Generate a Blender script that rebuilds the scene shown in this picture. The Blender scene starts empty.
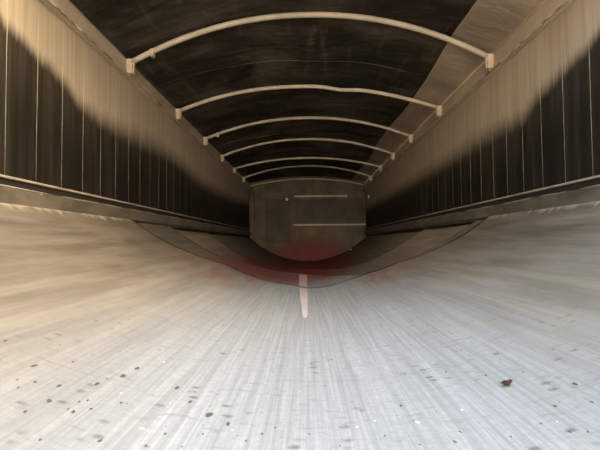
import bpy, bmesh, math, random
from mathutils import Vector, Matrix
random.seed(7)
S = bpy.context.scene
COL = S.collection

# ---------------------------------------------------------------- camera
H = 0.32                                   # eye height above the lowest line of the floor
cam = bpy.data.cameras.new('camera'); co = bpy.data.objects.new('camera', cam); COL.objects.link(co)
cam.sensor_width = 36; cam.lens = 36 * 440 / 600; cam.clip_start = 0.02
co.location = (-0.028, 0, H)
co.rotation_euler = (Matrix.Rotation(math.atan(6 / 440), 3, 'Z') @ Matrix.Rotation(math.pi / 2 + math.atan(17 / 440), 3, 'X') @ Matrix.Rotation(-0.0085, 3, 'Z')).to_euler()
S.camera = co

# ---------------------------------------------------------------- daylight
w = bpy.data.worlds.new('daylight'); S.world = w; w.use_nodes = True
nt = w.node_tree; nt.nodes.clear()
tc = nt.nodes.new('ShaderNodeTexCoord'); sp = nt.nodes.new('ShaderNodeSeparateXYZ')
rp = nt.nodes.new('ShaderNodeValToRGB'); bg = nt.nodes.new('ShaderNodeBackground'); out = nt.nodes.new('ShaderNodeOutputWorld')
mr = nt.nodes.new('ShaderNodeMapRange'); mr.inputs[1].default_value = -1; mr.inputs[2].default_value = 1
nt.links.new(tc.outputs['Generated'], sp.inputs[0]); nt.links.new(sp.outputs['Z'], mr.inputs[0])
nt.links.new(mr.outputs[0], rp.inputs[0]); nt.links.new(rp.outputs[0], bg.inputs[0]); nt.links.new(bg.outputs[0], out.inputs[0])
el = rp.color_ramp.elements
el[0].position = 0.0; el[0].color = (0.62, 0.50, 0.36, 1)
el[1].position = 1.0; el[1].color = (0.98, 1.42, 2.05, 1)
for p, c in ((0.49, (1.0, 0.81, 0.60, 1)), (0.53, (1.0, 0.84, 0.64, 1)), (0.66, (0.80, 0.82, 0.85, 1)), (0.78, (0.88, 1.16, 1.58, 1))):
    e = el.new(p); e.color = c
# glow lobe added behind the open rear end to carry light deep inside
def wm(op, a_, b_, clamp=False):
    n_ = nt.nodes.new('ShaderNodeMath'); n_.operation = op; n_.use_clamp = clamp
    for k_, v_ in ((0, a_), (1, b_)):
        if isinstance(v_, bpy.types.NodeSocket): nt.links.new(v_, n_.inputs[k_])
        else: n_.inputs[k_].default_value = v_
    return n_.outputs[0]
dt = nt.nodes.new('ShaderNodeVectorMath'); dt.operation = 'DOT_PRODUCT'; nt.links.new(tc.outputs['Generated'], dt.inputs[0])
dt.inputs[1].default_value = Vector((0.0, -1, 0.12)).normalized()
glow = wm('POWER', wm('MAXIMUM', dt.outputs['Value'], 0.0), 14.0)
dr = nt.nodes.new('ShaderNodeVectorMath'); dr.operation = 'DOT_PRODUCT'; nt.links.new(tc.outputs['Generated'], dr.inputs[0])
dr.inputs[1].default_value = Vector((0.70, -0.42, 0.62)).normalized()
warm = wm('POWER', wm('MAXIMUM', dr.outputs['Value'], 0.0), 10.0)  # unseen warm lobe, added high on the right to brighten the left floor
SKY, GLOW, WARM = 1.10, 9.2, 6.8
bg.inputs[1].default_value = SKY
bg2 = nt.nodes.new('ShaderNodeBackground'); bg2.inputs[0].default_value = (1.0, 0.89, 0.745, 1); nt.links.new(wm('MULTIPLY', glow, GLOW), bg2.inputs[1])
bg3 = nt.nodes.new('ShaderNodeBackground'); bg3.inputs[0].default_value = (1.0, 0.72, 0.36, 1); nt.links.new(wm('MULTIPLY', warm, WARM), bg3.inputs[1])
ad = nt.nodes.new('ShaderNodeAddShader'); nt.links.new(bg.outputs[0], ad.inputs[0]); nt.links.new(bg2.outputs[0], ad.inputs[1])
ad2 = nt.nodes.new('ShaderNodeAddShader'); nt.links.new(ad.outputs[0], ad2.inputs[0]); nt.links.new(bg3.outputs[0], ad2.inputs[1])
nt.links.new(ad2.outputs[0], out.inputs[0])
S.cycles.max_bounces = 12; S.cycles.diffuse_bounces = 9
vs = S.view_settings
vs.view_transform = 'Standard'; vs.look = 'None'; vs.gamma = 1; vs.use_curve_mapping = False
vs.exposure = 0.80

# ---------------------------------------------------------------- helpers
def link(name, bm, mats, parent=None, smooth=False):
    me = bpy.data.meshes.new(name); bmesh.ops.recalc_face_normals(bm, faces=bm.faces); bm.to_mesh(me); bm.free()
    for m in (mats if isinstance(mats, (list, tuple)) else [mats]): me.materials.append(m)
    if smooth:
        for p in me.polygons: p.use_smooth = True
    o = bpy.data.objects.new(name, me); COL.objects.link(o)
    if parent: o.parent = parent
    return o

def tag(o, label=None, cat=None, group=None, kind=None):
    if label: o['label'] = label
    if cat: o['category'] = cat
    if group: o['group'] = group
    if kind: o['kind'] = kind
    return o

def box(bm, x0, x1, y0, y1, z0, z1, mi=0, bev=0.0):
    vs_ = [bm.verts.new(p) for p in ((x0,y0,z0),(x1,y0,z0),(x1,y1,z0),(x0,y1,z0),(x0,y0,z1),(x1,y0,z1),(x1,y1,z1),(x0,y1,z1))]
    fs = [bm.faces.new([vs_[i] for i in q]) for q in ((0,3,2,1),(4,5,6,7),(0,1,5,4),(1,2,6,5),(2,3,7,6),(3,0,4,7))]
    for f in fs: f.material_index = mi
    if bev:
        es = list({e for f in fs for e in f.edges})
        r = bmesh.ops.bevel(bm, geom=es, offset=bev, segments=2, affect='EDGES', profile=0.5)
        for f in r['faces']: f.material_index = mi

def tube(bm, pts, r, seg=10, cap=True):
    rings = []
    for i, p in enumerate(pts):
        p = Vector(p); a = Vector(pts[max(i-1, 0)]); b = Vector(pts[min(i+1, len(pts)-1)])
        t = (b - a).normalized(); u = t.cross(Vector((0,1,0)))
        if u.length < 1e-3: u = t.cross(Vector((0,0,1)))
        u.normalize(); v = t.cross(u)
        rr = r[i] if isinstance(r, (list, tuple)) else r
        rings.append([bm.verts.new(p + rr*(math.cos(k*2*math.pi/seg)*u + math.sin(k*2*math.pi/seg)*v)) for k in range(seg)])
    for a, b in zip(rings, rings[1:]):
        for k in range(seg):
            f = bm.faces.new((a[k], a[(k+1) % seg], b[(k+1) % seg], b[k])); f.smooth = True
    if cap: bm.faces.new(rings[0]); bm.faces.new(rings[-1][::-1])

def extrude_profile(bm, prof, ys, mi=0):
    """closed profile of (x,z) swept along y"""
    rings = [[bm.verts.new((x, y, z)) for x, z in prof] for y in ys]
    n = len(prof)
    for a, b in zip(rings, rings[1:]):
        for k in range(n):
            f = bm.faces.new((a[k], a[(k+1) % n], b[(k+1) % n], b[k])); f.material_index = mi
    f = bm.faces.new(rings[0]); f.material_index = mi
    f = bm.faces.new(rings[-1][::-1]); f.material_index = mi

class N:
    """tiny node builder"""
    def __init__(s, name):
        s.m = bpy.data.materials.new(name); s.m.use_nodes = True; s.t = s.m.node_tree
        s.b = s.t.nodes['Principled BSDF']; s.tc = s.t.nodes.new('ShaderNodeTexCoord'); s.P = s.tc.outputs['Object']
    def put(s, sock, v):
        if isinstance(v, bpy.types.NodeSocket): s.t.links.new(v, sock)
        else: sock.default_value = v
    def math(s, op, a, b=0.0, clamp=False):
        n = s.t.nodes.new('ShaderNodeMath'); n.operation = op; n.use_clamp = clamp
        s.put(n.inputs[0], a); s.put(n.inputs[1], b); return n.outputs[0]
    def xyz(s, v=None):
        n = s.t.nodes.new('ShaderNodeSeparateXYZ'); s.put(n.inputs[0], v or s.P); return n.outputs
    def noise(s, scale=(1,1,1), detail=4, rough=0.55, off=(0,0,0), dist=0.0):
        m = s.t.nodes.new('ShaderNodeMapping'); s.put(m.inputs[0], s.P); m.inputs['Scale'].default_value = scale; m.inputs['Location'].default_value = off
        n = s.t.nodes.new('ShaderNodeTexNoise'); s.put(n.inputs['Vector'], m.outputs[0]); n.inputs['Scale'].default_value = 1
        n.inputs['Detail'].default_value = detail; n.inputs['Roughness'].default_value = rough; n.inputs['Distortion'].default_value = dist
        return n.outputs[0]
    def step(s, v, lo, hi, a=0.0, b=1.0):
        n = s.t.nodes.new('ShaderNodeMapRange'); n.interpolation_type = 'SMOOTHSTEP'
        s.put(n.inputs[0], v); s.put(n.inputs[1], lo); s.put(n.inputs[2], hi); n.inputs[3].default_value = a; n.inputs[4].default_value = b; return n.outputs[0]
    def mix(s, f, a, b, mode='MIX'):
        n = s.t.nodes.new('ShaderNodeMix'); n.data_type = 'RGBA'; n.blend_type = mode
        s.put(n.inputs[0], f)
        for k, v in ((6, a), (7, b)):
            s.put(n.inputs[k], v if isinstance(v, bpy.types.NodeSocket) else (*v, 1))
        return n.outputs[2]
    def curve(s, v, pts, x1):
        n = s.t.nodes.new('ShaderNodeFloatCurve'); c = n.mapping.curves[0]
        c.points[0].location = (0, pts[0][1]); c.points[1].location = (1, pts[-1][1])
        for y, z in pts[1:-1]: c.points.new(y / x1, z)
        n.mapping.update(); s.put(n.inputs[1], s.math('DIVIDE', v, x1)); return n.outputs[0]
    def blob(s, cx, cy, rx, ry, axes=(0, 1)):
        o = s.xyz(); a = s.math('DIVIDE', s.math('SUBTRACT', o[axes[0]], cx), rx); b = s.math('DIVIDE', s.math('SUBTRACT', o[axes[1]], cy), ry)
        d = s.math('ADD', s.math('MULTIPLY', a, a), s.math('MULTIPLY', b, b))
        return s.step(d, 0.0, 1.0, 1.0, 0.0)
    def done(s, col, rough=0.7, bump=None, bs=0.3, bd=0.002, metal=0.0, spec=None):
        s.put(s.b.inputs['Base Color'], col if isinstance(col, bpy.types.NodeSocket) else (*col, 1))
        s.put(s.b.inputs['Roughness'], rough); s.b.inputs['Metallic'].default_value = metal
        if spec is not None: s.b.inputs['Specular IOR Level'].default_value = spec
        if bump is not None:
            n = s.t.nodes.new('ShaderNodeBump'); n.inputs['Strength'].default_value = bs; n.inputs['Distance'].default_value = bd
            s.put(n.inputs['Height'], bump); s.t.links.new(n.outputs[0], s.b.inputs['Normal'])
        return s.m

Y0, Y1 = -0.25, 8.7                       # open rear, front wall
W = 1.15                                   # half width

# ---------------------------------------------------------------- materials
TAN = (0.50, 0.405, 0.285)
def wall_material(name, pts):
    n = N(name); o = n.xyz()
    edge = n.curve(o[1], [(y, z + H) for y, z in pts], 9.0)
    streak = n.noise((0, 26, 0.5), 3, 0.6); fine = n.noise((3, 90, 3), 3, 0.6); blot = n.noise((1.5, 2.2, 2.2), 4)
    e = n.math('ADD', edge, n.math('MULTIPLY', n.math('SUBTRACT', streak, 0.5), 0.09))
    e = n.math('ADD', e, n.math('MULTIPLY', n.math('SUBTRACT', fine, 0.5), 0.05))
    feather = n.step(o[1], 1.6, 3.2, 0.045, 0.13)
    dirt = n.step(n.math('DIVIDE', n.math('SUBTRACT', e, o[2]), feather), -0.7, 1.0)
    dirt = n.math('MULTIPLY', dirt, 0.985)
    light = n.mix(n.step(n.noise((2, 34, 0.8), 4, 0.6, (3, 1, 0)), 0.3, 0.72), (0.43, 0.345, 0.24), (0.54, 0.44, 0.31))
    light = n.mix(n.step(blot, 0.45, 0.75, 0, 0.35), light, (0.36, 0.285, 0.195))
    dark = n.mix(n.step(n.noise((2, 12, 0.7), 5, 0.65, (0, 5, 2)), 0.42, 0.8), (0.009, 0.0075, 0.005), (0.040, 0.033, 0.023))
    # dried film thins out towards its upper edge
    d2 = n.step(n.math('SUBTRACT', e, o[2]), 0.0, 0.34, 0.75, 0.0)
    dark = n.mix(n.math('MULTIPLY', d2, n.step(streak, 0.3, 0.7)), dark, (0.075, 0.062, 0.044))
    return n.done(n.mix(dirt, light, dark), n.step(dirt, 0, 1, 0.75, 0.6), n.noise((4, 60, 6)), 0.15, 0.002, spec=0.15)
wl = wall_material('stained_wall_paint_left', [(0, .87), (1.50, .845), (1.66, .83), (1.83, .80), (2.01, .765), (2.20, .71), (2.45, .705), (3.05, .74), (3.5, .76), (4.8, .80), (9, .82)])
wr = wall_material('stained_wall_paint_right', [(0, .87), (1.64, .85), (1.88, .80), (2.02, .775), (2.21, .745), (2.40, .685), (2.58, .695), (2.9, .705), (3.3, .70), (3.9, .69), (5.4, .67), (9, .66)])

def seam_material():
    n = N('weld_seam_metal')
    c = n.mix(n.step(n.noise((5, 5, 9)), 0.35, 0.7), (0.19, 0.165, 0.125), (0.36, 0.31, 0.24))
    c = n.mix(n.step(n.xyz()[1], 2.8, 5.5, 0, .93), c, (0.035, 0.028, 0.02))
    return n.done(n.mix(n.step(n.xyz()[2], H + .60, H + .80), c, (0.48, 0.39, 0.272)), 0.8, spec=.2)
seam = seam_material()
def rail_material():
    n = N('painted_rail_metal')
    c = n.mix(n.step(n.noise((3, 2.5, 6), 5, 0.6), 0.35, 0.7), (0.48, 0.38, 0.265), (0.64, 0.52, 0.375))
    c = n.mix(n.step(n.noise((20, 14, 20), 4, 0.6), 0.62, 0.75, 0, 0.5), c, (0.24, 0.18, 0.12))
    return n.done(c, 0.65, n.noise((20, 20, 20)), 0.2, 0.002, spec=0.3)
rail = rail_material()
def lip_material():
    n = N('bright_edge_metal')
    return n.done(n.mix(n.step(n.noise((10, 7, 10), 4), 0.35, 0.65), (0.30, 0.25, 0.185), (0.46, 0.39, 0.30)), 0.6)
lip = lip_material()
weld = (lambda n: n.done(n.mix(n.step(n.noise((10, 7, 10), 4), .3, .6), (0.46, 0.38, 0.275), (0.72, 0.61, 0.46)), .55))(N('pale_weld_metal'))
def strip_material():
    n = N('dull_kick_strip')
    return n.done(n.mix(n.step(n.noise((6, 3, 9), 5, .65), 0.35, 0.7), (0.10, 0.084, 0.06), (0.20, 0.168, 0.122)), 0.6, n.noise((9, 30, 30)), 0.3, 0.003)
strip = strip_material()
dirty = N('dirt_filled_gap').done((0.022, 0.018, 0.013), 0.85)

FR = 1.59                                  # radius of the floor's cross-section
def floor_col(n, a, b, rub):
    streak = n.noise((95, 1.3, 95), 5, 0.68); wide = n.noise((9, 0.45, 9), 4, 0.6, (2, 3, 0)); cross = n.noise((0.9, 12, 0.9), 4, 0.6, (0, 7, 3))
    hair = n.noise((240, 2.4, 240), 3, 0.6, (1, 0, 0))
    c = n.mix(n.step(streak, 0.32, 0.68), tuple(v * .84 for v in a), b)
    c = n.mix(n.step(n.noise((75, 62, 75), 6, .8), .42, .62, 0, .5), c, rub)
    c = n.mix(n.step(wide, 0.45, 0.75, 0, 0.25), c, rub)
    c = n.mix(n.step(cross, 0.5, 0.8, 0, 0.35), c, tuple(v * 0.72 for v in a))
    c = n.mix(n.step(hair, 0.58, 0.74, 0, 0.5), c, tuple(min(1, v * 1.25) for v in b))
    return c, streak, hair
def near_liner(nm, val):
    n = N(nm); o = n.xyz()
    c, streak, hair = floor_col(n, (0.41, 0.40, 0.375), (0.50, 0.49, 0.46), (0.33, 0.315, 0.285))
    def scratches(scale, rot, lo, hi, amt, colr, base_):
        mp_ = n.t.nodes.new('ShaderNodeMapping'); n.put(mp_.inputs[0], n.P); mp_.inputs['Rotation'].default_value = (0, 0, rot); mp_.inputs['Scale'].default_value = scale
        t_ = n.t.nodes.new('ShaderNodeTexNoise'); n.put(t_.inputs['Vector'], mp_.outputs[0]); t_.inputs['Scale'].default_value = 1; t_.inputs['Detail'].default_value = 2
        return n.mix(n.step(t_.outputs[0], lo, hi, 0, amt), base_, colr)
    c = scratches((110, 1.2, 3), 0.10, .64, .76, .32, (0.62, 0.61, 0.58), c)
    c = scratches((70, 1.0, 3), -0.14, .66, .78, .28, (0.60, 0.59, 0.56), c)
    c = scratches((1.6, 60, 1.6), 0.03, .62, .74, .3, (0.27, 0.255, 0.225), c)
    c = scratches((16, 55, 16), 0.0, .60, .72, .4, (0.25, 0.235, 0.205), c)
    # scuffed-through grime spots on the part next to the open end
    v = n.t.nodes.new('ShaderNodeTexVoronoi'); mp = n.t.nodes.new('ShaderNodeMapping'); n.put(mp.inputs[0], n.P); mp.inputs['Scale'].default_value = (24, 34, 24)
    n.put(v.inputs['Vector'], mp.outputs[0]); v.inputs['Scale'].default_value = 1; v.inputs['Randomness'].default_value = 1
    spot = n.step(v.outputs['Distance'], 0.08, 0.36, 1.0, 0.0)
    pick = n.step(n.xyz(v.outputs['Color'])[0], 0.50, 0.60)
    patch = n.step(n.noise((3.2, 2.6, 3.2), 3, 0.6, (0, 1.7, 0)), 0.42, 0.54)
    zone = n.step(o[1], 1.1, 1.75, 1.0, 0.0)
    m = n.math('MULTIPLY', n.math('MULTIPLY', spot, pick), n.math('MULTIPLY', patch, zone))
    m = n.math('MULTIPLY', m, n.step(n.noise((70, 70, 70), 3), 0.3, 0.6, 0.2, 0.8))
    c = n.mix(m, c, (0.12, 0.108, 0.092))
    # warm tan along both upper edges, worn bright at the very rim
    ax = n.math('ABSOLUTE', o[0])
    side_tan = n.math('MULTIPLY', n.step(ax, 0.2, 0.85, 0, 0.95), n.step(n.noise((3, 1.2, 3), 4, .6, (4, 4, 4)), 0.25, 0.6, 0.7, 1.0))
    side_tan_col = n.mix(n.step(n.noise((14, 1.1, 18), 5, .65), .35, .68), (0.22, 0.172, 0.112), (0.38, 0.305, 0.205))
    c = n.mix(side_tan, c, side_tan_col)
    # darker brown towards the rims
    rim_brown = n.math('MULTIPLY', n.step(ax, 0.62, 1.02, 0, 0.85), n.step(n.noise((3, 1.4, 7), 5, .65, (9, 0, 4)), 0.25, 0.6, 0.6, 1.0))
    c = n.mix(rim_brown, c, n.mix(n.step(n.noise((16, 1.3, 22), 5, .7), .3, .7), (0.095, 0.076, 0.053), (0.24, 0.195, 0.138)))
    rim = n.step(n.math('ADD', o[2], n.math('MULTIPLY', n.math('SUBTRACT', n.noise((2, 22, 0.6), 3), 0.5), 0.10)), 0.452, 0.48, 0, 0.85)
    c = n.mix(rim, c, (0.56, 0.46, 0.33))
    # pink and dark red patches
    red = n.math('MAXIMUM', n.math('MULTIPLY', n.blob(-0.60, 3.05, 0.36, 0.9), 0.75), n.math('MULTIPLY', n.blob(0.52, 3.1, 0.26, 0.55), 0.8))
    red = n.math('MULTIPLY', red, n.step(n.noise((16, 3, 16), 4), 0.35, 0.65))
    c = n.mix(red, c, (0.36, 0.17, 0.145))
    r2 = n.math('MULTIPLY', n.math('MAXIMUM', n.blob(-0.38, 4.1, 0.60, 1.1), n.blob(0.1, 4.5, 0.45, .9)), 1.0)
    c = n.mix(n.math('MULTIPLY', r2, .8), c, (0.27, 0.04, 0.033))
    c = n.mix(1.0, c, (val, val, val), 'MULTIPLY')
    return n.done(c, 0.62, hair, 0.12, 0.002, spec=0.25)
near_m = near_liner('scuffed_pale_liner', .93)
low_m = near_liner('scuffed_under_liner', .80)
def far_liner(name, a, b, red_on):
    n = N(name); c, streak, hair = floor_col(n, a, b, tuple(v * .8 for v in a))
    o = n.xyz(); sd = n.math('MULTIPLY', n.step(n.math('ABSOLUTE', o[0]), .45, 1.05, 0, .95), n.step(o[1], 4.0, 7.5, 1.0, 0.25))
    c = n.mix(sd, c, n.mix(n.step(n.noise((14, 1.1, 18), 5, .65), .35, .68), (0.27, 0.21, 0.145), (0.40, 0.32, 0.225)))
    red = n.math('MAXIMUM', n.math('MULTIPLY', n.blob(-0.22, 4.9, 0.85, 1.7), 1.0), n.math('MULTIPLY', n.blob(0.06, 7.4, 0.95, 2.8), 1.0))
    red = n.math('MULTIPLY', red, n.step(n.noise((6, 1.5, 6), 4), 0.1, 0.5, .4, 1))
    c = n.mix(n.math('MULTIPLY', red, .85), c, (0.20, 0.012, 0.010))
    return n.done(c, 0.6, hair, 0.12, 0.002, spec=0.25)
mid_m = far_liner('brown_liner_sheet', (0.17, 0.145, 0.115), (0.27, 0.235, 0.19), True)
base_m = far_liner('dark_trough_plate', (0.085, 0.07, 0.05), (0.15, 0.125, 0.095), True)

def tarp_material(name, a, b, bs):
    n = N(name)
    c = n.mix(n.step(n.noise((1.3, 2.2, 1.3), 6, .65, dist=0.6), 0.35, 0.7), a, b)
    c = n.mix(n.step(n.noise((12, 1.5, 12), 4, .6), 0.55, 0.8, 0, .5), c, tuple(v * 1.6 for v in b))
    h = n.math('ADD', n.noise((3, 7, 3), 5, .6, dist=1.0), n.math('MULTIPLY', n.noise((60, 60, 60), 2), .1))
    return n.done(c, 0.8, h, bs, 0.03, spec=0.2)
tarp_m = tarp_material('dark_brown_tarp_cloth', (0.022, 0.018, 0.012), (0.115, 0.094, 0.066), 0.7)
band_m = tarp_material('painted_sunlit_tarp_cloth', (0.33, 0.27, 0.195), (0.52, 0.43, 0.32), 0.4)  # sunlight through the tarp, painted in as a lighter cloth colour
def front_material(name, a, b, red=True):
    n = N(name)
    c = n.mix(n.step(n.noise((3, 3, 3), 6, .65), .35, .7), a, b)
    c = n.mix(n.step(n.noise((14, 14, 2), 4, .6), .55, .8, 0, .6), c, tuple(v * .5 for v in a))
    r = n.math('MULTIPLY', n.blob(0.04, 0.10, 0.95, 0.42, (0, 2)), n.step(n.noise((5, 5, 5), 4), .1, .5, .4, 1))
    c = n.mix(n.math('MULTIPLY', r, .9), c, (0.15, 0.008, 0.006))
    return n.done(c, .6, spec=.3)
front_m = front_material('rusty_brown_front_plate', (0.072, 0.050, 0.026), (0.15, 0.105, 0.055))
front_d = front_material('dark_front_panel', (0.045, 0.035, 0.021), (0.08, 0.062, 0.038))
front_l = front_material('dusty_front_rib', (0.50, 0.40, 0.27), (0.66, 0.54, 0.37))

# ---------------------------------------------------------------- floor trough and its liner sheets
CZ = FR                                    # centre height of the arc (lowest line of the liner at z = 0)
def arc_z(x, r): return CZ - math.sqrt(r * r - x * x)
def trough(name, r, th, ys_of_x, x_max, mat, y_near=Y0, nx=72, ny=60, wob=0.0, curl=0.0):
    bm = bmesh.new(); top = []; bot = []
    amax = math.asin(x_max / r)
    for i in range(nx + 1):
        a = -amax + 2 * amax * i / nx; x = r * math.sin(a); ye = ys_of_x(x); ra, rb = [], []
        for j in range(ny + 1):
            y = y_near + (ye - y_near) * j / ny
            d = wob * (math.sin(y * 3.1 + x * 5) * math.sin(x * 4.3 - y * .8)) * (0.2 + abs(x))
            d += curl * max(0, 1 - (ye - y) / .30) ** 2 * (.6 + .4 * math.sin(x * 7 + 1)) * max(0, min(1, (1.15 - abs(x)) / .1))
            ra.append(bm.verts.new(((r - d) * math.sin(a), y, CZ - (r - d) * math.cos(a))))
            rb.append(bm.verts.new(((r - d + th) * math.sin(a), y, CZ - (r - d + th) * math.cos(a))))
        top.append(ra); bot.append(rb)
    for i in range(nx):
        for j in range(ny):
            f = bm.faces.new((top[i][j], top[i+1][j], top[i+1][j+1], top[i][j+1])); f.smooth = True
            bm.faces.new((bot[i][j], bot[i][j+1], bot[i+1][j+1], bot[i+1][j]))
        bm.faces.new((top[i][0], bot[i][0], bot[i+1][0], top[i+1][0])); bm.faces.new((top[i][ny], top[i+1][ny], bot[i+1][ny], bot[i][ny]))
    for j in range(ny):
        bm.faces.new((top[0][j], top[0][j+1], bot[0][j+1], bot[0][j])); bm.faces.new((top[nx][j], bot[nx][j], bot[nx][j+1], top[nx][j+1]))
    return link(name, bm, mat)
def interp(pts):
    def f(x):
        if x <= pts[0][0]: return pts[0][1]
        for (a, b), (c, d) in zip(pts, pts[1:]):
            if x <= c: return b + (d - b) * (x - a) / (c - a)
        return pts[-1][1]
    return f
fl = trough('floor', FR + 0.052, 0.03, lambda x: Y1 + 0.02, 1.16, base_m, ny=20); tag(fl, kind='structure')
edge_mid = interp([(-1.15, 4.9), (-0.93, 5.0), (-0.68, 4.9), (-0.3, 5.3), (0.0, 5.6), (0.35, 5.0), (0.66, 4.75), (0.85, 4.65), (1.0, 4.5), (1.15, 4.3)])
edge_low = interp([(-1.15, 3.55), (-1.03, 3.65), (-0.75, 3.85), (-0.60, 4.45), (-0.17, 4.65), (0.0, 4.40), (0.14, 4.2), (0.44, 3.66), (0.66, 3.6), (0.89, 3.2), (1.0, 3.1), (1.15, 3.0)])
edge_top = interp([(-1.15, 2.75), (-1.0, 2.9), (-0.84, 3.15), (-0.65, 3.5), (-0.40, 3.35), (-0.12, 3.22), (0.0, 3.05), (0.15, 3.15), (0.30, 3.4), (0.44, 3.52), (0.66, 3.46), (0.89, 3.05), (1.0, 2.9), (1.15, 2.8)])
XM = 1.134
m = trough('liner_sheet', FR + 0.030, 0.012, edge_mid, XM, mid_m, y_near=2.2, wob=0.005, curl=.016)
tag(m, 'dark brown floor liner sheet lying beyond and under the two pale sheets', 'floor liner', 'floor liner sheets')
m = trough('liner_sheet', FR + 0.014, 0.012, edge_low, XM, low_m, y_near=2.0, wob=0.002, curl=.012)
tag(m, 'pale liner sheet showing past the edge of the nearest sheet, reddened at its far end', 'floor liner', 'floor liner sheets')
nrl = trough('liner_sheet', FR, 0.012, edge_top, XM, near_m, wob=0.001, curl=.004)
tag(nrl, 'pale grey scuffed floor liner sheet covering the whole near half of the trough', 'floor liner', 'floor liner sheets')

# ---------------------------------------------------------------- side walls with seams, rails and strips
for side, sx, mat in (('left', -1, wl), ('right', 1, wr)):
    bm = bmesh.new()
    a, b = sorted((sx * W, sx * (W + 0.05)))
    box(bm, a, b, Y0, Y1 + 0.05, 0.36, H + 1.155)
    wobj = link('wall_' + side, bm, mat); tag(wobj, kind='structure')
    # vertical plank seams: low rounded beads
    y = (1.617 if sx < 0 else 1.81) - 0.1905 * (9 if sx < 0 else 10)
    bm = bmesh.new(); k = 0
    while y < Y1 - 0.05:
        if y > Y0 + 0.05:
            tube(bm, [(sx * (W + 0.0022), y + random.uniform(-.002, .002), zz) for zz in (0.575, 0.8, 1.05, H + 1.04)], 0.0032, 6)
        y += 0.1905; k += 1
    s = link('plank_seams', bm, seam, wobj); s['kind'] = 'structure'
    # lower ledge
    bm = bmesh.new(); a, b = sorted((sx * (W + .002), sx * (W - 0.016))); ys = [Y0 + (Y1 - Y0) * i / 60 for i in range(61)]
    box(bm, a, b, Y0, Y1, H + 0.246, H + 0.256, bev=0.003)
    l = link('upper_bead', bm, lip, wobj); l['kind'] = 'structure'; l['label'] = 'thin bright bead along the foot of the wall'
    bm = bmesh.new(); a, b = sorted((sx * (W + .002), sx * (W - 0.004)))
    box(bm, a, b, Y0, Y1, H + 0.214, H + 0.246)
    l = link('dirt_groove', bm, dirty, wobj); l['kind'] = 'structure'; l['label'] = 'black dirt-filled groove'
    bm = bmesh.new()
    prof = [(sx * (W + .002), H + .130), (sx * (W - .010), H + .146), (sx * (W - .020), H + .151), (sx * (W - .021), H + .207), (sx * (W - .017), H + .214), (sx * (W + .002), H + .214)]
    extrude_profile(bm, prof, [Y0, Y1])
    l = link('kick_strip', bm, strip, wobj); l['kind'] = 'structure'; l['label'] = 'dull grey strip between liner and wall'
    bm = bmesh.new()
    tube(bm, [(sx * (W - .019), yy, H + .214 + .0012 * math.sin(yy * 9) + random.uniform(-.0008, .0008)) for yy in ys], 0.0032, 6)
    l = link('strip_edge', bm, lip, wobj); l['kind'] = 'structure'
    # top rail
    bm = bmesh.new()
    prof = [(sx * (W + .05), H + 1.03), (sx * (W - .012), H + 1.036), (sx * (W - .028), H + 1.048), (sx * (W - .028), H + 1.056), (sx * (W - .020), H + 1.066),
            (sx * (W - .014), H + 1.14), (sx * (W - .004), H + 1.160), (sx * (W + .05), H + 1.165)]
    extrude_profile(bm, prof, [Y0, Y1])
    t = link('trim_1' if sx < 0 else 'trim_2', bm, rail); tag(t, kind='structure')
    bm = bmesh.new()
    tube(bm, [(sx * (W - .031), yy, H + 1.043 + random.uniform(-.0015, .0015)) for yy in [Y0 + (Y1 - Y0) * i / 160 for i in range(161)]], 0.0062, 6)
    l = link('weld_bead', bm, weld, t); l['kind'] = 'structure'
# slanting joint in the left kick strip
bm = bmesh.new(); tube(bm, [(-W + .020, 1.81, H + .212), (-W + .010, 1.855, H + .165)], 0.003, 6)
tag(link('strip_joint', bm, lip, bpy.data.objects['wall_left']), kind='structure')

# ---------------------------------------------------------------- front wall
s = 8.7 / 440
def fx(px): return (px - 306) * s - 0.0
def fz(py): return H + (242 - py) * s
bm = bmesh.new()
prof = []
for i in range(25):
    x = -W - .0 + 2 * W * i / 24; prof.append((x, arc_z(x, FR + .065) - .01))
for i in range(25):
    x = W - 2 * W * i / 24; prof.append((x, H + 1.17 + 0.150 * (1 - (x / W) ** 2)))
extrude_profile(bm, prof, [Y1, Y1 + .05])
fw = link('wall_front', bm, front_m); tag(fw, kind='structure')
def fpart(name, x0, x1, y0, y1, d, mat, lab=None, bev=0.004):
    bm = bmesh.new(); box(bm, fx(x0), fx(x1), Y1 - d, Y1 + .002, fz(y1), fz(y0), bev=bev)
    o = link(name, bm, mat, fw); o['kind'] = 'structure'
    if lab: o['label'] = lab
    return o
fpart('shelf_rib', 292, 364, 224.4, 225.8, .07, front_l, 'long pale horizontal rib across the front wall')
fpart('upper_rib', 293, 346, 195.6, 197.2, .05, front_l, 'short pale rib near the top of the front wall')
fpart('upper_rib', 266, 291, 196.2, 197.2, .035, front_m)
fpart('sunk_panel', 294, 362, 199.5, 222.5, .004, front_d, 'dark rectangular panel', .001)
fpart('side_panel', 264, 289, 199, 243, .012, front_d, 'tall dark panel at the left', .003)
fpart('post', 289.6, 292.4, 197.5, 244, .04, front_m)
fpart('post', 261.5, 264, 197.5, 243, .03, front_m)
fpart('post', 268.5, 269.8, 200, 242, .025, front_m)
fpart('foot_rib', 263, 290, 243, 244.4, .03, front_m)
fpart('corner_post', 248.5, 253, 190, 232, .05, front_m)
fpart('corner_post', 362.5, 364.5, 188, 232, .05, front_m)
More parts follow.
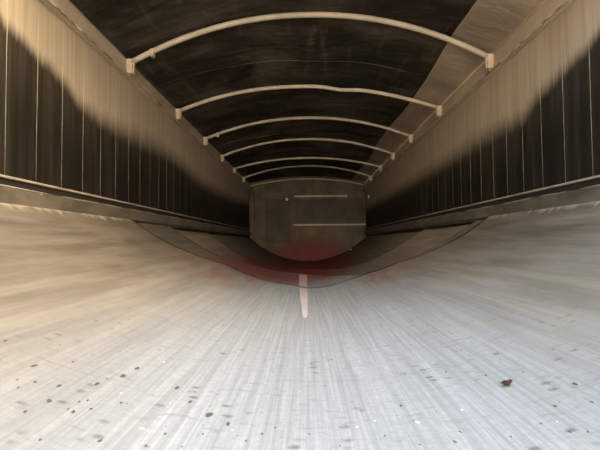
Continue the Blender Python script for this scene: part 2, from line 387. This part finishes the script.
# arched cap along the top
bm = bmesh.new()
tube(bm, [(x, Y1 - .01, H + 1.115 + .135 * (1 - (x / W) ** 2)) for x in [-W + .02 + (2 * W - .04) * i / 30 for i in range(31)]], .013, 8)
o = link('arched_cap', bm, front_l, fw); o['kind'] = 'structure'
bm = bmesh.new(); box(bm, fx(306), fx(308.2), Y1 - .06, Y1, fz(190), fz(182), bev=.004);
o = link('centre_bracket', bm, front_m, fw); o['kind'] = 'structure'
# rounded inside corners between side walls and front wall
for k, sx in ((3, -1), (4, 1)):
    bm = bmesh.new(); r = .09; prof2 = [(sx * W, Y1)] + [(sx * (W - r + r * math.sin(a)), Y1 - r + r * math.cos(a)) for a in [math.pi / 2 * i / 6 for i in range(7)]]
    lo = [bm.verts.new((x, y, .45)) for x, y in prof2]; hi = [bm.verts.new((x, y, H + 1.1)) for x, y in prof2]
    nn = len(prof2)
    for i in range(nn): bm.faces.new((lo[i], lo[(i+1) % nn], hi[(i+1) % nn], hi[i]))
    bm.faces.new(lo); bm.faces.new(hi[::-1])
    tag(link('trim_%d' % k, bm, front_m), kind='structure')

# ---------------------------------------------------------------- roof bows
def bow_z(x, top, end=1.135, half=1.11):
    t = min(1, abs(x) / half)
    return H + end + (top - end) * (1 - t ** 2.1)
BOWS = [(2.70, 1.42, .0), (3.73, 1.335, -.06), (4.74, 1.35, .0), (5.71, 1.345, .0), (6.69, 1.285, .0), (7.69, 1.335, .0)]
bow_m = None
n = N('painted_bow_tube'); bow_m = n.done(n.mix(n.step(n.noise((7, 7, 7), 4), .35, .7), (0.44, 0.36, 0.26), (0.56, 0.47, 0.35)), .55)
brk_m = n = N('painted_bracket'); brk_m = n.done(n.mix(n.step(n.noise((15, 15, 15), 4), .35, .7), (0.46, 0.36, 0.235), (0.66, 0.53, 0.36)), .55)
labels = ['nearest and widest arched metal roof bow, under the dark tarp', 'second arched roof bow from the camera, slightly kinked right of its middle',
          'third arched roof bow from the camera, with a small clip near its left end', 'fourth arched roof bow from the camera, between the third and fifth',
          'fifth arched roof bow from the camera, next to last before the front wall', 'farthest and smallest arched roof bow, close to the front wall']
for i, (y, top, skew) in enumerate(BOWS):
    root = bpy.data.objects.new('roof_bow', None); COL.objects.link(root); root.location = (0, y, H + 1.05)
    tag(root, labels[i], 'roof bow', 'arched roof bows under the tarp')
    L = root.location
    pts = []
    for k in range(49):
        x = -1.105 + 2.21 * k / 48; z = bow_z(x - skew * (1 - (x / 1.11) ** 2), top)
        if i == 1: z -= 0.018 * math.exp(-((x - .28) / .12) ** 2)
        pts.append((x, 0, z - L.z))
    bm = bmesh.new(); tube(bm, pts, 0.0165 if i else .0175, 12)
    link('bow_tube', bm, bow_m, root, True)
    for sx in (-1, 1):
        bm = bmesh.new(); x0, x1 = sorted((sx * 1.097, sx * 1.137))
        box(bm, x0, x1, -.024, .024, H + 1.058 - L.z, H + 1.150 - L.z, bev=.006)
        x0, x1 = sorted((sx * 1.091, sx * 1.099)); box(bm, x0, x1, -.012, .012, H + 1.062 - L.z, H + 1.145 - L.z, bev=.003)
        b_ = link('bracket', bm, brk_m, root)
        bm = bmesh.new(); tube(bm, [(sx * 1.128, 0, H + 1.056 - L.z), (sx * 1.108, 0, H + 1.056 - L.z)], .008, 8); link('bolt', bm, seam, b_)
    if i in (0, 2):
        x = -.98; bm = bmesh.new(); zz = bow_z(x, top) - L.z
        box(bm, x - .012, x + .012, -.02, .02, zz - .035, zz + .012, bev=.003); link('clip', bm, brk_m, root)

# ---------------------------------------------------------------- tarp over the bows
def tarp_z(x, y):
    # height over the nearest bows, sagging a little between them
    ys = [b[0] for b in BOWS]; t = [b[1] for b in BOWS]
    ys = [-.2, .7, 1.75] + ys + [8.75]; t = [1.38, 1.38, 1.39] + t + [1.285]
    for k in range(len(ys) - 1):
        if y <= ys[k+1]:
            f = (y - ys[k]) / (ys[k+1] - ys[k]); top = t[k] + (t[k+1] - t[k]) * f; sag = math.sin(math.pi * max(0, min(1, f)))
            break
    else: top, sag = t[-1], 0
    z = bow_z(x, top + .012, 1.160, 1.16) + .008
    u = max(0, 1 - (x / 1.15) ** 2)
    z -= sag * .018 * u
    z += .007 * u * math.sin(x * 9 + 2.2 * math.sin(y * 3.3)) * sag + .005 * u * math.sin(y * 21 + x * 3) * sag
    return z
TY0, TY1 = 1.5, 8.76
def tarp(name, x0, x1, mat, nx, parent=None):
    bm = bmesh.new(); ny = 170; g = []; h = []
    for i in range(nx + 1):
        r1, r2 = [], []
        for j in range(ny + 1):
            y = TY0 + (TY1 - TY0) * j / ny
            xe0 = x0 + (0.012 * math.sin(y * 2.1) if x0 > 0 else 0); xe1 = x1 + (0.012 * math.sin(y * 2.1) if x1 < 1 else 0)
            x = xe0 + (xe1 - xe0) * i / nx; z = tarp_z(x, y)
            r1.append(bm.verts.new((x, y, z))); r2.append(bm.verts.new((x, y, z + .004)))
        g.append(r1); h.append(r2)
    for i in range(nx):
        for j in range(ny):
            f = bm.faces.new((g[i][j], g[i][j+1], g[i+1][j+1], g[i+1][j])); f.smooth = True
            f = bm.faces.new((h[i][j], h[i+1][j], h[i+1][j+1], h[i][j+1])); f.smooth = True
        bm.faces.new((g[i][0], g[i+1][0], h[i+1][0], h[i][0])); bm.faces.new((g[i][ny], h[i][ny], h[i+1][ny], g[i+1][ny]))
    for j in range(ny):
        bm.faces.new((g[0][j], h[0][j], h[0][j+1], g[0][j+1])); bm.faces.new((g[nx][j], g[nx][j+1], h[nx][j+1], h[nx][j]))
    return link(name, bm, mat, parent)
tr = bpy.data.objects.new('tarpaulin', None); COL.objects.link(tr)
tag(tr, 'dark brown tarpaulin stretched over the arched bows as a roof', 'tarpaulin')
tarp('cover_cloth', -1.165, .90, tarp_m, 60, tr)
e = tarp('edge_band', .90, 1.165, band_m, 10, tr); e['label'] = 'tan band along the right edge, sunlight through the cloth painted in'
# hem seams across the cloth
for y in (3.28, 5.4):
    bm = bmesh.new()
    pts = [(x, y + .03 * math.sin(x * 2), tarp_z(x, y + .03 * math.sin(x * 2)) - .002) for x in [-1.12 + 2.0 * i / 60 for i in range(61)]]
    tube(bm, pts, .004, 6)
    link('cross_hem', bm, tarp_m, tr)

# ---------------------------------------------------------------- pixel rays used once to read positions on the floor
R = co.rotation_euler.to_matrix(); C0 = Vector(co.location)
def on_floor(px, py, r=FR):
    d = R @ Vector(((px - 300) / 440, (225 - py) / 440, -1)); 
    # (x)^2 + (z-CZ)^2 = r^2
    ox, oz = C0.x, C0.z - CZ; A = d.x**2 + d.z**2; B = 2 * (ox * d.x + oz * d.z); Cc = ox**2 + oz**2 - r**2
    t = (-B + math.sqrt(B * B - 4 * A * Cc)) / (2 * A); p = C0 + d * t
    return p, t * 1.0 / 440
def normal(p): return Vector((-p.x, 0, CZ - p.z)).normalized()

# pale residue streak down the middle
streak_m = None; n = N('pale_pink_residue'); o3 = n.xyz()
cc = n.mix(n.step(o3[1], 2.4, 4.0), (0.72, 0.62, 0.57), (0.66, 0.38, 0.34))
streak_m = n.done(n.mix(n.step(n.noise((60, 6, 60), 4), .45, .75, 0, .5), cc, (0.45, 0.42, 0.39)), .7)
bm = bmesh.new(); prev = None; rows = []
outline = [(304.6, 316.5, 1.6), (304.9, 313, 3.0), (304.7, 306, 3.1), (303.8, 298, 3.7), (303.4, 290, 4.0), (303.2, 282, 4.1), (303.3, 277, 4.2), (303.6, 274.6, 4.2)]
for px, py, hw in outline:
    p, k = on_floor(px, py, FR - .0035); rs = FR
    if p.y > edge_top(0): rs = FR + .0105; p, k = on_floor(px, py, rs)
    w_ = hw * k
    a0 = math.asin(p.x / rs); row = []
    for q in (-1, -.5, 0, .5, 1):
        a_ = a0 + q * w_ / FR; 
        row.append((bm.verts.new(((rs - .0035) * math.sin(a_), p.y, CZ - (rs - .0035) * math.cos(a_))), bm.verts.new(((rs + .001) * math.sin(a_), p.y, CZ - (rs + .001) * math.cos(a_)))))
    rows.append(row)
for a, b in zip(rows, rows[1:]):
    for q in range(4):
        bm.faces.new((a[q][0], a[q+1][0], b[q+1][0], b[q][0])); bm.faces.new((a[q][1], b[q][1], b[q+1][1], a[q+1][1]))
    bm.faces.new((a[0][0], b[0][0], b[0][1], a[0][1])); bm.faces.new((a[4][0], a[4][1], b[4][1], b[4][0]))
for rw in (rows[0], rows[-1]):
    for q in range(4): bm.faces.new((rw[q][0], rw[q][1], rw[q+1][1], rw[q+1][0]))
st = link('residue_streak', bm, streak_m)
tag(st, 'long narrow pale pink streak of residue down the middle of the floor', 'residue streak')

# ---------------------------------------------------------------- debris
def crumb_bm(rad, flat, seed):
    rnd = random.Random(seed); bm = bmesh.new(); bmesh.ops.create_icosphere(bm, subdivisions=2, radius=1)
    ph = [rnd.uniform(0, 6) for _ in range(6)]
    for v in bm.verts:
        q = 1 + .28 * math.sin(v.co.x * 3 + ph[0]) * math.sin(v.co.y * 2.6 + ph[1]) + .18 * math.sin(v.co.z * 5 + ph[2] + v.co.x * 4)
        v.co = Vector((v.co.x * q, v.co.y * q * .8, v.co.z * q * flat)) * rad
    return bm
def place(o, px, py, rz, lift, r=FR):
    p, k = on_floor(px, py, r); nn = normal(p)
    o.rotation_euler = (nn.to_track_quat('Z', 'Y').to_matrix() @ Matrix.Rotation(rz, 3, 'Z')).to_euler(); o.location = p + nn * lift
    return k
mk = lambda nm, a, b: (lambda n: n.done(n.mix(n.step(n.noise((90, 90, 90), 4), .35, .7), a, b), .85))(N(nm))
crumb_d = mk('dark_dirt_crumb', (0.08, 0.065, 0.05), (0.17, 0.14, 0.11)); crumb_g = mk('grey_grit', (0.22, 0.205, 0.18), (0.34, 0.31, 0.27)); crumb_w = mk('white_pellet', (.75, .74, .70), (.9, .89, .86))
crumb_y = mk('yellow_flake', (.62, .60, .30), (.75, .73, .42)); leaf_m = mk('red_brown_leaf', (0.035, 0.014, 0.012), (0.085, 0.032, 0.025))
protos = [link('dirt_crumb', crumb_bm(1.0, .35, sd), crumb_d) for sd in range(4)]
# positions and widths read from the photograph
DARK = [(401, 406, 7), (325, 386, 3.4), (309, 434, 3.6), (334, 319, 2.6), (182, 447, 3.5), (121, 403, 5), (127, 404, 3), (79, 402, 4.5), (87.5, 400.5, 4.5), (68, 409, 4), (18, 388, 5.5), (17, 380, 4.5), (35, 382, 7), (59, 386, 8),
        (123, 376, 11), (137, 368.5, 10), (73, 362, 5), (97, 384, 9), (49, 401, 10), (73, 412, 9), (91, 409, 6), (25, 412, 6), (177, 388, 10), (190, 402, 8), (273, 372, 3), (455, 442, 6), (460, 432, 5), (486, 375.5, 4), (476, 381, 3),
        (446, 372, 3.6), (411, 344.5, 2.6), (378, 352, 2.6), (405, 375, 3), (553, 350, 3), (575, 350, 3), (575, 384, 9), (570, 432, 6), (555, 406, 5), (588, 432, 5), (511, 437, 4), (500, 360, 3), (427, 325, 2.4), (505, 336, 2.6),
        (352, 402, 3), (340, 446, 4), (275, 428, 4), (262, 434, 5), (246, 441, 5), (228, 424, 11), (209, 415, 12), (203, 434, 4), (165, 434, 5), (153, 395, 3), (107, 379, 3), (40, 440, 6), (100, 441, 8), (5, 341, 7), (34, 366, 9), (146, 446, 5),
        (385, 436, 4), (420, 445, 4), (436, 412, 3), (470, 360, 3), (523, 372, 4), (541, 424, 5), (592, 402, 4), (350, 365, 2.4), (300, 405, 3), (240, 390, 3), (222, 372, 3), (160, 350, 3), (120, 352, 3), (60, 345, 3.5)]
for i, (px, py, wd) in enumerate(DARK):
    if i < 4: o = protos[i]
    else:
        o = protos[i % 4].copy(); COL.objects.link(o)
    k = place(o, px, py, random.uniform(-.25, .25), 0); o.location = o.location
    sc_ = wd * k * (.5 if wd < 5 else .42); o.scale = (sc_, sc_ * random.uniform(.35, .6) if wd < 5 else sc_ * random.uniform(.5, .75), sc_ * (.3 if wd < 5 else .06)); o.location = Vector(o.location) + normal(o.location) * .0006
    tag(o, 'small dark dirt crumb lying on the pale near floor liner', 'crumb', 'dark dirt crumbs on the near floor')
GR = []
rg = random.Random(3)
gp = [link('grit_grain', crumb_bm(1.0, .5, sd + 9), crumb_g) for sd in range(3)]
i = 0
while i < 110:
    px, py = rg.uniform(3, 597), 330 + 118 * math.sqrt(rg.random())
    if abs(px - 508) < 12 and abs(py - 384) < 10: continue
    o = gp[i] if i < 3 else gp[i % 3].copy()
    if i >= 3: COL.objects.link(o)
    k = place(o, px, py, rg.uniform(0, 3), 0); sc_ = rg.uniform(.9, 2.2) * k * .6; o.scale = (sc_, sc_ * .8, sc_ * .5)
    tag(o, 'tiny grey grain of grit scattered on the pale near floor liner', 'grit grain', 'grey grit on the near floor'); i += 1
wp = link('white_pellet', crumb_bm(1.0, .8, 31), crumb_w)
WH = [(462, 410, 3.2, FR), (164, 362, 2.2, FR), (121, 393, 2.6, FR), (170, 403, 2.4, FR), (375, 421, 2.4, FR), (357, 427, 3, FR), (557, 422, 2.6, FR), (300, 392, 1.8, FR), (232, 430, 2.4, FR)]
for i, (px, py, wd, r) in enumerate(WH):
    o = wp if i == 0 else wp.copy()
    if i: COL.objects.link(o)
    k = place(o, px, py, i, 0, r); sc_ = wd * k * .36; o.scale = (sc_,) * 3
    tag(o, 'small white pellet lying on the pale near floor liner', 'pellet', 'white pellets on the near floor')
o = wp.copy(); COL.objects.link(o); k = place(o, 351, 250, 0, 0, FR + .052); o.scale = (1.5 * k,) * 3; del o['group']
tag(o, 'lone bright white pellet on the dark floor beside the front wall', 'pellet')
o = link('yellow_flake', crumb_bm(1.0, .25, 50), crumb_y); k = place(o, 417.5, 422, .4, 0); o.scale = (3.2 * k, 3 * k, 2 * k); tag(o, 'pale yellow flake lying on the near floor, right of centre', 'flake')
o = o.copy(); COL.objects.link(o); k = place(o, 142, 428.5, 1.2, 0); o.scale = (3.0 * k, 3 * k, 2 * k); tag(o, 'pale yellow flake lying on the near floor, left of centre', 'flake')
# curled dry leaf
lf = bpy.data.objects.new('dry_leaf', None); COL.objects.link(lf); k = place(lf, 507.5, 385.5, .2, 0)
tag(lf, 'curled reddish brown dry leaf lying on the right of the near floor', 'leaf')
bm = bmesh.new(); nu, nv = 14, 8; g = []
for i in range(nu + 1):
    u = i / nu; half = 4.2 * k * math.sin(math.pi * u) ** .7 * (1 + .22 * math.sin(u * 22)) + .0003; r_ = []
    for j in range(nv + 1):
        v = -1 + 2 * j / nv
        r_.append(bm.verts.new(((u - .5) * 10 * k, v * half * 1.3, .0015 + 4.6 * k * abs(v) ** 1.6 * (0.45 + .55 * u) + 1.8 * k * (u - .5) ** 2 * 2 + .5 * k * math.sin(u * 14 + v * 3))))
    g.append(r_)
for i in range(nu):
    for j in range(nv):
        f = bm.faces.new((g[i][j], g[i+1][j], g[i+1][j+1], g[i][j+1])); f.smooth = True
bl = link('leaf_blade', bm, leaf_m, lf); md = bl.modifiers.new('thickness', 'SOLIDIFY'); md.thickness = .0006
bm = bmesh.new(); tube(bm, [((-.5 + .1 * q) * 10 * k + (-2.2 * k if q == 0 else 0), 0, .002 + .4 * k * abs(q - 4) / 4) for q in range(9)], .0007, 6); link('stem', bm, leaf_m, lf)

# bolt heads on the front end, sparkle put in as plain white colour
def bolt(x, y, z, ax, rad, lab):
    bm = bmesh.new()
    for r0, d in ((rad * 1.35, .006), (rad, .016)):
        vs1 = [Vector((r0 * math.cos(t * math.pi / 3), r0 * math.sin(t * math.pi / 3), 0)) for t in range(6)]
        lo = [bm.verts.new(v) for v in vs1]; hi = [bm.verts.new(v + Vector((0, 0, d))) for v in vs1]
        for q in range(6): bm.faces.new((lo[q], lo[(q+1) % 6], hi[(q+1) % 6], hi[q]))
        bm.faces.new(hi); bm.faces.new(lo[::-1])
    o = link('bolt_head', bm, crumb_w); o.rotation_euler = Vector(ax).to_track_quat('Z', 'Y').to_euler(); o.location = (x, y, z)
    tag(o, lab, 'bolt')
bolt(fx(285.6), Y1 - .012, fz(199.3), (0, -1, 0), .022, 'bolt head with a glint painted white, on the front wall above the tall dark panel')
bolt(W - .004, 8.2, fz(200), (-1, 0, 0), .025, 'bolt head with a glint painted white, on the right side wall beside the front corner')
